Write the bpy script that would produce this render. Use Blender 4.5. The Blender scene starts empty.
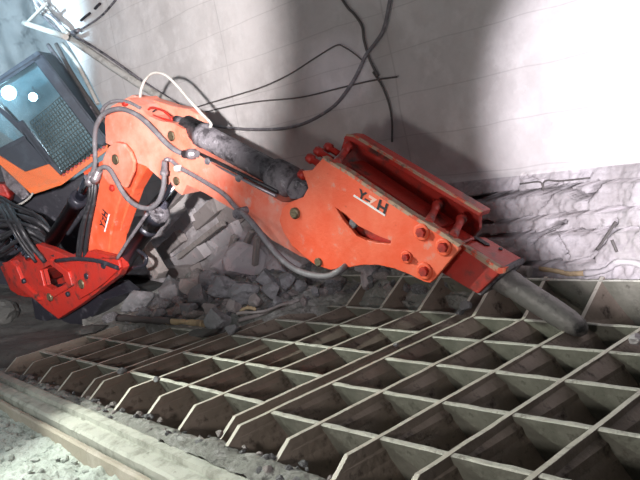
import bpy, bmesh, math, random
from mathutils import Vector, Matrix, noise
from mathutils.geometry import tessellate_polygon
random.seed(7)
COL = bpy.context.scene.collection
Z3 = Vector((0, 0, 1))

# ------------------------------------------------------------ camera
F = 732.7
RX = Vector((0.0, 0, 0)); 
def rotm(w):
    w = Vector(w); return Matrix.Rotation(w.length, 3, w.normalized())
RM = rotm((1.65223765, 5.83384629e-01, -7.66174048e-01))
CAM = -(RM.transposed() @ Vector((-4.80728066e-01, 2.24984528, 9.89168553))) * 0.4
cd = bpy.data.cameras.new('camera'); cam = bpy.data.objects.new('camera', cd); COL.objects.link(cam)
M4 = Matrix((RM[0], -RM[1], -RM[2])).transposed().to_4x4(); M4.translation = CAM
cam.matrix_world = M4
cd.sensor_width = 36; cd.lens = F * 36 / 640; cd.clip_start = .05; cd.clip_end = 100
bpy.context.scene.camera = cam

def ray(x, y): return RM.transposed() @ Vector(((x - 320) / F, (y - 240) / F, 1.0))
def on(x, y, axis, v):
    d = ray(x, y); return CAM + d * ((v - CAM[axis]) / d[axis])
def onplane(x, y, p, n):
    d = ray(x, y); return CAM + d * ((p - CAM).dot(n) / d.dot(n))
BN = Vector((.109, -.994, 0)).normalized(); BP = Vector((.91, 1.57, 0))
def bp(x, y, off=0): return onplane(x, y, BP + BN * off, BN)     # the vertical plane the boom works in

# ------------------------------------------------------------ materials
def mat(name, base=(.5, .5, .5), rough=.7, metal=0, spots=(), bump=0, bscale=20, emit=None, coord='Object', spec=None):
    m = bpy.data.materials.new(name); m.use_nodes = True; nt = m.node_tree; N = nt.nodes; L = nt.links
    b = N['Principled BSDF']; b.inputs['Roughness'].default_value = rough; b.inputs['Metallic'].default_value = metal
    if spec is not None: b.inputs['Specular IOR Level'].default_value = spec
    tc = N.new('ShaderNodeTexCoord'); src = tc.outputs[coord]
    if coord == 'World':
        pass
    rgb = N.new('ShaderNodeRGB'); rgb.outputs[0].default_value = (*base, 1); cur = rgb.outputs[0]
    for (col, sc, lo, hi, det) in spots:
        n = N.new('ShaderNodeTexNoise'); n.inputs['Scale'].default_value = sc; n.inputs['Detail'].default_value = det
        n.inputs['Roughness'].default_value = .65
        L.new(src, n.inputs['Vector'])
        r = N.new('ShaderNodeMapRange'); r.inputs[1].default_value = lo; r.inputs[2].default_value = hi
        L.new(n.outputs['Fac'], r.inputs[0])
        mx = N.new('ShaderNodeMix'); mx.data_type = 'RGBA'
        L.new(r.outputs[0], mx.inputs[0]); L.new(cur, mx.inputs[6]); mx.inputs[7].default_value = (*col, 1); cur = mx.outputs[2]
    L.new(cur, b.inputs['Base Color'])
    if bump:
        n = N.new('ShaderNodeTexNoise'); n.inputs['Scale'].default_value = bscale; n.inputs['Detail'].default_value = 6
        L.new(src, n.inputs['Vector']); bm_ = N.new('ShaderNodeBump'); bm_.inputs['Strength'].default_value = bump
        bm_.inputs['Distance'].default_value = .02
        L.new(n.outputs['Fac'], bm_.inputs['Height']); L.new(bm_.outputs[0], b.inputs['Normal'])
    if emit:
        b.inputs['Emission Color'].default_value = (*emit[0], 1); b.inputs['Emission Strength'].default_value = emit[1]
    return m
ORANGE = mat('orange_paint', (.82, .10, .035), .5, spots=[((.86, .20, .11), 2.2, .42, .7, 5), ((.60, .36, .30), 9, .60, .78, 8), ((.42, .05, .025), 14, .66, .8, 6)], bump=.15, bscale=40)
ORANGE2 = mat('orange_cab_paint', (.85, .17, .03), .45, spots=[((.6, .2, .08), 6, .5, .8, 5)])
ORANGEB = mat('dusty_orange_paint', (.80, .14, .07), .55, spots=[((.82, .36, .27), 2.6, .34, .66, 6), ((.62, .42, .36), 7, .56, .72, 8), ((.42, .05, .025), 14, .68, .8, 6)], bump=.15, bscale=40)
RED = mat('red_paint', (.47, .028, .018), .45, spots=[((.34, .04, .03), 3, .45, .7, 6), ((.07, .03, .025), 6, .54, .68, 9), ((.5, .2, .15), 16, .66, .8, 6)], bump=.2, bscale=30)  # paint darkened to stand in for weak light at the base
CHIP = mat('chipped_paint_edge', (.40, .27, .19), .7, spots=[((.6, .08, .04), 14, .5, .58, 6), ((.12, .09, .07), 20, .58, .7, 6)], bump=.4, bscale=60)
DUSTY = mat('dusty_steel', (.19, .175, .19), .7, .1, spots=[((.04, .035, .04), 9, .46, .62, 9), ((.42, .40, .43), 14, .58, .70, 8)], bump=.5, bscale=45)
STEELP = mat('steel_pipe', (.33, .30, .32), .4, .5, spots=[((.12, .10, .11), 14, .5, .7, 6)])
BLACK = mat('black_rubber', (.022, .022, .025), .45, spots=[((.10, .10, .11), 12, .55, .8, 6)])
HOSE = mat('grey_hose', (.16, .15, .16), .55, spots=[((.30, .29, .30), 14, .5, .75, 6)])
DARKM = mat('black_barrel_paint', (.03, .03, .04), .35, .2, spots=[((.14, .14, .16), 8, .55, .75, 7)], bump=.1)
CHROME = mat('chrome_rod', (.35, .37, .45), .15, 1)
BRASS = mat('greased_pin', (.20, .16, .10), .45, .6, spots=[((.07, .05, .03), 25, .5, .6, 5)], bump=.4, bscale=60)
CHISEL = mat('worn_tool_steel', (.20, .19, .18), .5, .3, spots=[((.27, .25, .24), 9, .52, .64, 10), ((.03, .03, .03), 5, .55, .7, 6)], bump=.3, bscale=30)
BARA = mat('shade_brown_bar_side', (.215, .175, .14), .85, spots=[((.29, .24, .20), 5, .45, .7, 8), ((.05, .037, .03), 12, .57, .72, 8)], bump=.35, bscale=30)  # brown stands in for shade and warm bounce on these sides
BARB = mat('lit_grey_green_bar_face', (.15, .15, .118), .85, spots=[((.22, .215, .175), 5, .45, .7, 8), ((.07, .065, .05), 14, .57, .72, 8)], bump=.35, bscale=30)  # grey-green stands in for the lit faces of the same steel
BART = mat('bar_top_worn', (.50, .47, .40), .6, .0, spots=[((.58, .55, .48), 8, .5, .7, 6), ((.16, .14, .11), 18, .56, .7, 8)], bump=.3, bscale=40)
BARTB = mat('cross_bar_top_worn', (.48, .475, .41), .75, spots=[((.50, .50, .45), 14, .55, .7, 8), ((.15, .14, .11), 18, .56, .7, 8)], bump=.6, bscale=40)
ROCK = mat('grey_rock', (.19, .19, .195), .9, spots=[((.36, .35, .37), 5, .48, .7, 8), ((.05, .052, .052), 8, .52, .72, 8)], bump=.8, bscale=14)
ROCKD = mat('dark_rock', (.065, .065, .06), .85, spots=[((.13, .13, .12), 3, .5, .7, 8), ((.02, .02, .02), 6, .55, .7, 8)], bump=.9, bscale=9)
DIRT = mat('pale_green_grey_dirt', (.46, .50, .46), .95, spots=[((.56, .59, .56), 4, .46, .68, 9), ((.15, .18, .16), 9, .56, .7, 10)], bump=1, bscale=38)
DIRTG = mat('grey_crumbs', (.21, .21, .19), .95, spots=[((.38, .38, .36), 9, .5, .66, 9), ((.06, .06, .055), 14, .56, .7, 10)], bump=1, bscale=30)
BEAM = mat('dusty_concrete_beam', (.46, .465, .41), .85, spots=[((.27, .27, .23), 7, .48, .66, 9), ((.15, .14, .12), 16, .62, .74, 9)], bump=.5, bscale=25)
WOOD = mat('wooden_plank', (.40, .355, .29), .85, spots=[((.52, .47, .41), 4, .5, .7, 9), ((.08, .05, .03), 9, .63, .7, 8)], bump=.4, bscale=30)
WOODG = mat('grey_weathered_timber', (.26, .235, .22), .9, spots=[((.42, .39, .37), 5, .5, .7, 9), ((.09, .08, .07), 9, .6, .7, 8)], bump=.6, bscale=22)
WOODY = mat('splintered_yellow_timber', (.42, .32, .19), .85, spots=[((.22, .16, .10), 8, .5, .65, 9)], bump=.6, bscale=25)
SLAB = mat('grey_concrete_slab', (.42, .395, .40), .9, spots=[((.56, .45, .45), 4, .5, .7, 9), ((.18, .16, .15), 9, .58, .72, 8)], bump=.5, bscale=18)
SLABD = mat('darker_concrete_slab', (.27, .24, .23), .9, spots=[((.40, .37, .36), 4, .5, .7, 9), ((.13, .11, .10), 9, .58, .72, 8)], bump=.5, bscale=18)
WHITE = mat('white_lettering', (.8, .8, .8), .6)
PALEP = mat('faded_pink_lettering', (.85, .5, .42), .6)
INK = mat('black_lettering', (.02, .015, .02), .6)
REDINK = mat('red_lettering', (.75, .12, .08), .6)
CABD = mat('dark_cab_frame', (.018, .028, .045), .5, .2, spots=[((.05, .075, .10), 5, .5, .7, 6)])
CABI = mat('cab_interior_grey', (.12, .17, .19), .8, spots=[((.2, .28, .3), 2, .45, .7, 6)])
MESHM = mat('wire_mesh_steel', (.10, .13, .13), .6, .3)
PALE = mat('pale_pvc_pipe', (.52, .50, .46), .6, spots=[((.3, .28, .25), 8, .5, .7, 7)])
CABLE = mat('dark_cable', (.10, .09, .085), .7)
GLOW = mat('glow_disc', (.9, .95, 1), .3, emit=((.8, .93, 1), 30))  # emissive material for the added reflection discs in the cab
def glass_mat():
    m = bpy.data.materials.new('tinted_glass'); m.use_nodes = True; nt = m.node_tree; nt.nodes.clear(); N = nt.nodes; L = nt.links
    o = N.new('ShaderNodeOutputMaterial'); t = N.new('ShaderNodeBsdfTransparent'); t.inputs[0].default_value = (.6, .8, .85, 1)
    g = N.new('ShaderNodeBsdfGlossy'); g.inputs['Roughness'].default_value = .12; g.inputs[0].default_value = (.75, .9, 1, 1)
    d = N.new('ShaderNodeBsdfDiffuse'); d.inputs[0].default_value = (.35, .52, .58, 1)
    n = N.new('ShaderNodeTexNoise'); n.inputs['Scale'].default_value = 2.5; n.inputs['Detail'].default_value = 6
    r = N.new('ShaderNodeMapRange'); r.inputs[1].default_value = .35; r.inputs[2].default_value = .75; r.inputs[3].default_value = .08; r.inputs[4].default_value = .6
    L.new(n.outputs['Fac'], r.inputs[0])
    a = N.new('ShaderNodeMixShader'); a.inputs[0].default_value = .2; b = N.new('ShaderNodeMixShader')
    L.new(t.outputs[0], a.inputs[1]); L.new(g.outputs[0], a.inputs[2]); L.new(r.outputs[0], b.inputs[0]); L.new(a.outputs[0], b.inputs[1]); L.new(d.outputs[0], b.inputs[2]); L.new(b.outputs[0], o.inputs[0])
    return m
GLASS = glass_mat()
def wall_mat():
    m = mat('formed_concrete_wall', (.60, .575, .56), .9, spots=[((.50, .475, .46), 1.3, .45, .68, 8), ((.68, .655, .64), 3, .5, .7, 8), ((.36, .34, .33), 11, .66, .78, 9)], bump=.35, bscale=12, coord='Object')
    nt = m.node_tree; N = nt.nodes; L = nt.links; b = N['Principled BSDF']
    src = b.inputs['Base Color'].links[0].from_socket
    tc = N.new('ShaderNodeTexCoord'); sp = N.new('ShaderNodeSeparateXYZ')
    nz = N.new('ShaderNodeTexNoise'); nz.inputs['Scale'].default_value = 1.1; L.new(tc.outputs['Object'], nz.inputs['Vector'])
    L.new(tc.outputs['Object'], sp.inputs[0])
    def line(sock, period, width, wob, dark):
        a = N.new('ShaderNodeMath'); a.operation = 'MULTIPLY_ADD'; L.new(nz.outputs['Fac'], a.inputs[0]); a.inputs[1].default_value = wob; L.new(sock, a.inputs[2])
        p = N.new('ShaderNodeMath'); p.operation = 'PINGPONG'; L.new(a.outputs[0], p.inputs[0]); p.inputs[1].default_value = period / 2
        r = N.new('ShaderNodeMapRange'); L.new(p.outputs[0], r.inputs[0]); r.inputs[1].default_value = 0; r.inputs[2].default_value = width; r.inputs[3].default_value = dark; r.inputs[4].default_value = 0
        return r.outputs[0]
    r1 = line(sp.outputs[2], .36, .007, .10, .34)
    r2 = line(sp.outputs[0], 2.3, .012, .12, .35)
    mx = N.new('ShaderNodeMath'); mx.operation = 'MAXIMUM'; L.new(r1, mx.inputs[0]); L.new(r2, mx.inputs[1])
    c = N.new('ShaderNodeMix'); c.data_type = 'RGBA'; L.new(mx.outputs[0], c.inputs[0]); L.new(src, c.inputs[6]); c.inputs[7].default_value = (.25, .235, .23, 1)
    L.new(c.outputs[2], b.inputs['Base Color'])
    return m
WALL = wall_mat()
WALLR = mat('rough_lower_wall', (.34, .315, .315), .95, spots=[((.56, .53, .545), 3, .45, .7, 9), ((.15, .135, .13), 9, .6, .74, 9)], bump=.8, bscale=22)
BACKR = mat('far_rock_face', (.50, .56, .58), .95, spots=[((.42, .48, .50), 1.2, .45, .7, 9), ((.10, .13, .15), 3, .55, .7, 9)], bump=1, bscale=5)  # pale bluish tone raised to carry the glow of the haze

# ------------------------------------------------------------ object helpers
def tag(o, label=None, cat=None, group=None, kind=None):
    if label: o['label'] = label
    if cat: o['category'] = cat
    if group: o['group'] = group
    if kind: o['kind'] = kind
    return o
def empty(name, loc):
    o = bpy.data.objects.new(name, None); COL.objects.link(o); o.location = loc; o.empty_display_size = .2; return o
def link(name, bm, m, parent=None, smooth=False, local=False, bevel=0):
    bmesh.ops.remove_doubles(bm, verts=bm.verts, dist=1e-5)
    bmesh.ops.recalc_face_normals(bm, faces=bm.faces)
    me = bpy.data.meshes.new(name)
    if smooth:
        for f in bm.faces: f.smooth = True
    vs = [v.co for v in bm.verts]
    lo = Vector([min(v[i] for v in vs) for i in range(3)]); hi = Vector([max(v[i] for v in vs) for i in range(3)])
    org = Vector(((lo.x + hi.x) / 2, (lo.y + hi.y) / 2, lo.z))
    if parent is not None and parent.type == 'MESH': org = (lo + hi) / 2
    bmesh.ops.translate(bm, verts=bm.verts, vec=-org)
    bm.to_mesh(me); bm.free()
    for x in (m if isinstance(m, (list, tuple)) else [m]): me.materials.append(x)
    o = bpy.data.objects.new(name, me); COL.objects.link(o)
    o.location = org
    if parent is not None:
        w = WL[parent.name]; o.location = org - w; o.parent = parent
    WL[o.name] = org.copy()
    if bevel:
        md = o.modifiers.new('bevel', 'BEVEL'); md.width = bevel; md.segments = 2; md.limit_method = 'ANGLE'; md.angle_limit = .7
    return o
WL = {}
def thing(name, loc, *a, **k):
    o = empty(name, loc); WL[o.name] = Vector(loc); tag(o, *a, **k); return o
def prism(bm, pts, vec, holes=(), mi=0):
    """flat 3D outline (with holes) extruded along vec"""
    loops = [[Vector(p) for p in pts]] + [[Vector(p) for p in h] for h in holes]
    flat = [p for l in loops for p in l]
    va = [bm.verts.new(p) for p in flat]; vb = [bm.verts.new(p + vec) for p in flat]
    for t in tessellate_polygon(loops):
        for vv in ([va[i] for i in t], [vb[i] for i in reversed(t)]):
            try: f = bm.faces.new(vv); f.material_index = mi
            except ValueError: pass
    k = 0
    for l in loops:
        n = len(l)
        for i in range(n):
            a, b = k + i, k + (i + 1) % n
            f = bm.faces.new((va[a], va[b], vb[b], vb[a])); f.material_index = mi
        k += n
def px_prism(px, off, thick, holes=()):
    bm = bmesh.new(); prism(bm, [bp(x, y, off) for x, y in px], -BN * thick, [[bp(x, y, off) for x, y in h] for h in holes]); return bm
def frame_of(d):
    d = d.normalized(); u = d.cross(Z3) if abs(d.z) < .9 else d.cross(Vector((1, 0, 0))); u.normalize(); return u, d.cross(u).normalized()
def tube(bm, pts, rad, seg=10, caps=True):
    pts = [Vector(p) for p in pts]; n = len(pts); rs = rad if isinstance(rad, (list, tuple)) else [rad] * n
    rings = []; u = None
    for i, p in enumerate(pts):
        d = (pts[min(i + 1, n - 1)] - pts[max(i - 1, 0)])
        if d.length < 1e-6: d = pts[-1] - pts[0]
        d.normalize()
        if u is None: u, _ = frame_of(d)
        else: u = (u - d * u.dot(d)).normalized()
        w = d.cross(u)
        rings.append([bm.verts.new(p + (u * math.cos(a) + w * math.sin(a)) * rs[i]) for a in [2 * math.pi * k / seg for k in range(seg)]])
    for i in range(n - 1):
        for k in range(seg):
            f = bm.faces.new((rings[i][k], rings[i][(k + 1) % seg], rings[i + 1][(k + 1) % seg], rings[i + 1][k])); f.smooth = True
    if caps: bm.faces.new(rings[0][::-1]); bm.faces.new(rings[-1])
def spline(pts, sub=6):
    pts = [Vector(p) for p in pts]; out = []
    P = [2 * pts[0] - pts[1]] + pts + [2 * pts[-1] - pts[-2]]
    for i in range(1, len(P) - 2):
        a, b, c, d = P[i - 1], P[i], P[i + 1], P[i + 2]
        for k in range(sub):
            t = k / sub
            out.append(.5 * ((2 * b) + (c - a) * t + (2 * a - 5 * b + 4 * c - d) * t * t + (3 * b - a - 3 * c + d) * t ** 3))
    out.append(pts[-1]); return out
def hose(name, pts, r, m, parent=None, seg=8, sub=6, smooth=True):
    bm = bmesh.new(); tube(bm, spline(pts, sub), r, seg); return link(name, bm, m, parent)
def box(bm, c, sx, sy, sz, rot=None):
    vs = []
    for i in (-1, 1):
        for j in (-1, 1):
            for k in (-1, 1):
                v = Vector((i * sx / 2, j * sy / 2, k * sz / 2))
                if rot: v = rot @ v
                vs.append(bm.verts.new(v + Vector(c)))
    for q in ((0, 1, 3, 2), (4, 6, 7, 5), (0, 4, 5, 1), (2, 3, 7, 6), (0, 2, 6, 4), (1, 5, 7, 3)): bm.faces.new([vs[i] for i in q])
def disc(name, x, y, off, r, h, m, parent, seg=16, rings=((1, 0), (1, .7), (.8, 1))):
    """a boss, pin or bolt standing proud of the plate at offset off, towards -BN side reversed"""
    c = bp(x, y, off); bm = bmesh.new()
    tube(bm, [c - BN * .01] + [c + BN * h * b for a, b in rings], [r] + [r * a for a, b in rings], seg); return link(name, bm, m, parent)
def hgrid(bm, nx, ny, fn):
    V = [[bm.verts.new(fn(i / nx, j / ny)) for j in range(ny + 1)] for i in range(nx + 1)]
    for i in range(nx):
        for j in range(ny): bm.faces.new((V[i][j], V[i + 1][j], V[i + 1][j + 1], V[i][j + 1]))
def fbm(p, s, o=4): return noise.fractal(Vector(p) * s, 1.0, 2.0, o)
def rock_bm(r, seed, flat=(1, 1, .75), sub=3, jag=.35):
    bm = bmesh.new(); bmesh.ops.create_icosphere(bm, subdivisions=sub, radius=1)
    sd = Vector((seed * 3.17, seed * 1.31, seed * 7.7)); rr = random.Random(seed)
    cuts = [(Vector((rr.uniform(-1, 1), rr.uniform(-1, 1), rr.uniform(-1, 1))).normalized(), rr.uniform(.5, .82)) for _ in range(11)]
    for v in bm.verts:
        p = v.co.normalized()
        for n, h in cuts:
            d = p.dot(n)
            if d > h: p = p - n * (d - h)
        p = p * (1 + jag * .35 * noise.noise(p * 1.6 + sd) + .08 * noise.noise(p * 5 + sd))
        v.co = Vector((p.x * flat[0], p.y * flat[1], p.z * flat[2])) * r
    return bm

# ------------------------------------------------------------ grizzly panels (steel grate)
DX = .4; DY = .4503; TH = .026
LEAN = (.44, .33)
def lean(bm, zr=lambda y: 0):
    for v in bm.verts:
        d = max(0, zr(v.co.y) - .03 - v.co.z); v.co.x += LEAN[0] * d; v.co.y += LEAN[1] * d
def ztop(y): return 0 if -.21 < y < 1.81 else (min(.2, (y - 1.81) / .34 * .2) if y > 0 else max(-.115, (y + .21) * .72))
def make_panel(nb=5):
    root = thing('grizzly_grate_panel', (0, 0, 0))
    prof = [(-.37, -.115), (-.21, 0), (1.81, 0), (2.15, .2), (2.15, -.26), (1.81, -.46), (-.21, -.46), (-.37, -.40)]
    for i in range(nb):
        bm = bmesh.new(); x = i * DX
        pr = []
        for (a, b) in zip(prof, prof[1:] + prof[:1]):
            n = max(1, int(math.hypot(b[0] - a[0], b[1] - a[1]) / .08))
            pr += [(a[0] + (b[0] - a[0]) * k / n, a[1] + (b[1] - a[1]) * k / n) for k in range(n)]
        pts = [Vector((x - TH / 2 + .003 * noise.noise(Vector((i, y * 3, z))), y, z + (.004 * noise.noise(Vector((i * 5, y * 6, 3))) if z > -.12 else 0))) for y, z in pr]
        prism(bm, pts, Vector((TH, 0, 0)))
        bmesh.ops.recalc_face_normals(bm, faces=bm.faces)
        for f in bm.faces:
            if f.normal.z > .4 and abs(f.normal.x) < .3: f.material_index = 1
        lean(bm, ztop)
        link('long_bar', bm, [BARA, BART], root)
    for j in range(6):
        bm = bmesh.new(); y = j * DY if j < 5 else 2.13; zt = -.003 if j < 5 else .185; dep = .44 if j < 5 else .44; w = .034
        n = 40; V = []
        for k in range(n + 1):
            x = TH / 2 + ((nb - 1) * DX - TH) * k / n
            e = .006 * noise.noise(Vector((x * 9, j * 4.1, 0))); e2 = .006 * noise.noise(Vector((x * 9, j * 4.1, 5)))
            V.append([bm.verts.new(c) for c in ((x, y - w / 2, zt - dep), (x, y - w / 2 + e, zt - .006), (x, y - w / 2 + .005 + e, zt + e2), (x, y + w / 2 - .005, zt + e2), (x, y + w / 2, zt - dep))])
        for k in range(n):
            for q in range(4):
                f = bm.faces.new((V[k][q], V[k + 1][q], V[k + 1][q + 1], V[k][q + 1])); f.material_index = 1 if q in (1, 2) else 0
            bm.faces.new((V[k][4], V[k + 1][4], V[k + 1][0], V[k][0]))
        bm.faces.new(V[0]); bm.faces.new(V[-1][::-1])
        for v in bm.verts:
            d = max(0, zt - v.co.z - .01); v.co.x += LEAN[0] * d; v.co.y += LEAN[1] * d
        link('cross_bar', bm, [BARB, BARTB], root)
    return root
panel_r = make_panel(6)
panel = make_panel()
GP = [((-1.774, 0, 0), 'steel grate panel left of the wide slot, pebbles and rocks along its far end'),
      ((-3.52, 0, -.003), 'steel grate panel farthest left, below the machine base')]
panel_r.location = (0, -.09, .012); panel_r.rotation_euler = (0, -math.radians(.35), 0)
tag(panel_r, 'steel grate panel under the chisel tip, right of the wide slot', 'grate', 'grizzly grate panels')
for k, (loc, lab) in enumerate(GP):
    if k == 0: p = panel
    else:
        p = panel.copy(); COL.objects.link(p)
        for ch in panel.children:
            c = ch.copy(); COL.objects.link(c); c.parent = p
    p.location = loc
    tag(p, lab, 'grate', 'grizzly grate panels')
# support beams under the grate and pit
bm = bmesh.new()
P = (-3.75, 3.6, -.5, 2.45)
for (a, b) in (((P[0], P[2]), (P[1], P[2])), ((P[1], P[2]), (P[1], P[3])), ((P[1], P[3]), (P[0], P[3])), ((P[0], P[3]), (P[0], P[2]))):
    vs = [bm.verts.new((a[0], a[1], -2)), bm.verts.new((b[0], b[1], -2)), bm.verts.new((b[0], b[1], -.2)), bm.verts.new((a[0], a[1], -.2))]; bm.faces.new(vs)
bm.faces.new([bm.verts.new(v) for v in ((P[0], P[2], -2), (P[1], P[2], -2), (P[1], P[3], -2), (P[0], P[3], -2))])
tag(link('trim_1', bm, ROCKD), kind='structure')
for yy in (-.12, .9, 1.95):
    bm = bmesh.new(); box(bm, (.1, yy + .15, -.68), 7.3, .16, .28)
    tag(link('support_beam', bm, BARA), 'dark steel beam deep under the grate bars, ' + {-.12: 'nearest the concrete kerb', .9: 'under the middle rows', 1.95: 'nearest the far wall'}[yy], 'beam', 'beams carrying the grate')

# ------------------------------------------------------------ ground, kerb, plank
BD = Vector((3.8, -.17, 0)).normalized(); BO = Vector((-3.48, -.38, 0)); BNn = Vector((-BD.y, BD.x, 0))   # BNn points to +y
def kp(s, w, z): 
    p = BO + BD * s + BNn * w; return Vector((p.x, p.y, z))
def sweep(name, prof, s0, s1, m, n=120, amp=.006, sd=0):
    bm = bmesh.new(); rows = []
    for k in range(n + 1):
        s = s0 + (s1 - s0) * k / n
        rows.append([bm.verts.new(kp(s, w + amp * noise.noise(Vector((s * 7, w * 20, sd))), z + amp * noise.noise(Vector((s * 7, w * 20, sd + 9))))) for w, z in prof])
    m_ = len(prof)
    for k in range(n):
        for q in range(m_): bm.faces.new((rows[k][q], rows[k + 1][q], rows[k + 1][(q + 1) % m_], rows[k][(q + 1) % m_]))
    bm.faces.new(rows[0]); bm.faces.new(rows[-1][::-1])
    return link(name, bm, m)
kerb = sweep('concrete_kerb', [(.02, -.50), (.02, -.085), (.0, -.075), (-.055, -.075), (-.062, -.105), (-.085, -.108), (-.092, -.09), (-.165, -.095), (-.18, -.11), (-.19, -.5)], -2.5, 5.2, BEAM, amp=.003, n=260)
tag(kerb, 'long pale dusty concrete kerb with a groove along the near edge of the grate', 'kerb')
pl_ = sweep('wooden_plank', [(-.215, -.42), (-.215, -.125), (-.24, -.12), (-.252, -.13), (-.252, -.42)], -2.5, 4.6, WOOD, sd=4, amp=.003)
tag(pl_, 'long tan wooden plank on edge along the outside of the concrete kerb', 'plank')
def gz(x, y):
    s = 1.0 / (1 + math.exp(-(x + 4.4) * 3))
    base = -.20 * s + .0 * (1 - s)
    q = Vector((x, y, 0)); r = .05 * fbm(q, 2.2, 5) + .045 * (noise.noise(q * 6) ** 2) + .012 * noise.noise(q * 22)
    cr = noise.voronoi(q * 9)[0][0]
    return base + r + .03 * (.5 - min(cr, .5)) + .03 * (.4 - min(noise.voronoi(q * 20)[0][0], .4)) + .012 * (.4 - min(noise.voronoi(q * 48)[0][0], .4)) + .006 * noise.noise(q * 70)
bm = bmesh.new(); hgrid(bm, 420, 170, lambda u, v: (lambda x, y: Vector((x, y, gz(x, y))))(-6.0 + 8.0 * u, -2.9 + 2.27 * v + .045 * (-.0 - (-6 + 8.0 * u)) * v))
tag(link('ground_near', bm, DIRT, smooth=True), kind='structure')
# dirt strip on the ledge between grate and kerb
def dz(x, y): q = Vector((x, y, 0)); return -.105 + .035 * max(0, min(1, (x + 1.2) / 1.2)) + .035 * noise.noise(q * 5) + .03 * (.5 - min(noise.voronoi(q * 16)[0][0], .5)) + .008 * noise.noise(q * 50)
bm = bmesh.new(); hgrid(bm, 320, 18, lambda u, v: (lambda p, w: Vector((p.x, p.y, dz(p.x, p.y) - (.06 * max(0, (v - .55) / .45) ** 2) + .025 * u * math.sin(v * 3.1))))(kp(-.6 + 5.6 * u, 0, 0) + Vector((0, -.01 + v * (.13 + .13 * u), 0)), 0))
tag(link('crumbled_dirt', bm, DIRTG, smooth=True), 'strip of grey crumbs and dirt piled on the inner side of the kerb', 'dirt', kind='stuff')
# left ground under the machine base
def lz(x, y):
    q = Vector((x, y, 0)); r = .10 * fbm(q, .9, 5) + .05 * (.6 - min(noise.voronoi(q * 2.5)[0][0], .6))
    return -.03 + r + .16 * max(0, -x - 5.4) ** 1.1 * .5 - .15 * max(0, min(1, (x + 4.1) / .5))
bm = bmesh.new(); hgrid(bm, 120, 110, lambda u, v: (lambda x, y: Vector((x, y, lz(x, y))))(-11 + 7.35 * u, -1.5 + 6.5 * v))
tag(link('ground_left', bm, ROCKD, smooth=True), kind='structure')

# rubble mound between the grate and the wall
BB = [(-6, .9), (-3.8, .74), (-3.18, .86), (-2.4, .96), (-2.1, 1.22), (-1.8, 1.42), (-1.7, 1.75), (-1.4, 1.95), (-.6, 2.12), (4, 2.16)]
def bnd(x):
    for (a, ya), (b, yb) in zip(BB, BB[1:]):
        if a <= x <= b: return ya + (yb - ya) * (x - a) / (b - a)
    return 2.16
def mz(x, y):
    b = bnd(x); t = (y - b) / max(.35, 2.45 - b); t = max(0, min(1, t))
    q = Vector((x, y, 0))
    top = .17 + .12 * max(0, min(1, (x + 3.2) / 1)) if x > -4 else .17
    if x > -1.2: top = .29 - .14 * min(1, (x + 1.2) / .8)
    if x < -4: top *= 1
    h = top * (t ** .8)
    return h + .01 + (.04 + .06 * t) * fbm(q, 3, 4) + .05 * (.5 - min(noise.voronoi(q * 7)[0][0], .5)) * min(1, t * 5 + .2)
def mfn(u, v):
    x = -4.3 + 4.2 * u; b = bnd(x) - .05; y = b + (2.62 - b) * v
    return Vector((x, y, mz(x, y) - (.25 if v == 0 else 0)))
bm = bmesh.new(); hgrid(bm, 230, 70, mfn)
tag(link('rubble_heap', bm, DIRTG, smooth=True), 'heap of fine grey rubble banked against the wall behind the grate', 'rubble', kind='stuff')

# ------------------------------------------------------------ walls
CREV = [([(478, 199), (520, 195), (546, 192), (560, 192), (585, 200), (592, 185)], .016), ([(440, 204), (478, 199)], .012), ([(545, 192), (538, 206)], .012),
        ([(535, 240), (550, 228), (565, 222)], .010), ([(480, 237), (530, 233), (600, 231), (640, 228)], .008), ([(598, 252), (615, 222)], .012),
        ([(470, 258), (520, 262), (600, 258)], .008), ([(576, 255), (560, 235)], .006), ([(640, 180), (560, 188), (500, 176)], .006),
        ([(340, 258), (368, 262), (420, 262)], .010), ([(440, 225), (500, 222), (560, 215), (640, 208)], .006)]
def lowy(z):
    if z < .12: return 2.2 + .25 * min(1, (.12 - z) / .05)
    return 2.2 + max(0, min(1, (z - .12) / .75)) * .27
CR3 = [([on(x, y, 1, 2.35) for x, y in pl], w) for pl, w in CREV]
def segd(px, pz, a, b):
    ax, az, bx, bz = a.x, a.z, b.x, b.z; dx, dz_ = bx - ax, bz - az; t = max(0, min(1, ((px - ax) * dx + (pz - az) * dz_) / (dx * dx + dz_ * dz_ + 1e-9)))
    return math.hypot(px - ax - dx * t, pz - az - dz_ * t)
def wallfn(x, z):
    q = Vector((x, 0, z)); top = .87 + .03 * noise.noise(Vector((x * 2, 0, 0)))
    if z < top:
        course = noise.noise(Vector((7, 3, math.floor(z / .16 + .15 * noise.noise(Vector((x, 0, 2)))) * 3.3)))
        y = lowy(z) + .02 * course - .04 * fbm(q, 3.5, 5) - .016 * noise.noise(q * 18) - .012 * noise.noise(q * 37) - .02 * (.5 - min(noise.voronoi(q * 8)[0][0], .5)) * (1 if noise.noise(q * 1.4) > -.1 else .2)
        for pl, w in CR3:
            if x < min(p.x for p in pl) - .1 or x > max(p.x for p in pl) + .1: continue
            d = min(segd(x, z, a, b) for a, b in zip(pl, pl[1:])); ww = w * (1 + .8 * noise.noise(q * 9))
            if d < ww * 1.6: y += .4 * (1 - (d / (ww * 1.6)) ** 2)
        return y
    t = min(1, (z - top) / .05)
    return lowy(top) + .03 * t + .012 * fbm(q, 1.2, 4) + .01 * t
bm = bmesh.new()
zs = [-.1 + .0125 * k for k in range(82)] + [.94 + .1 * k for k in range(1, 62)]
xs = [-.95 + .0125 * k for k in range(int(3.3 / .0125))] ; xs = [-8.9 + .08 * k for k in range(int((8.9 - .95) / .08))] + xs
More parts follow.
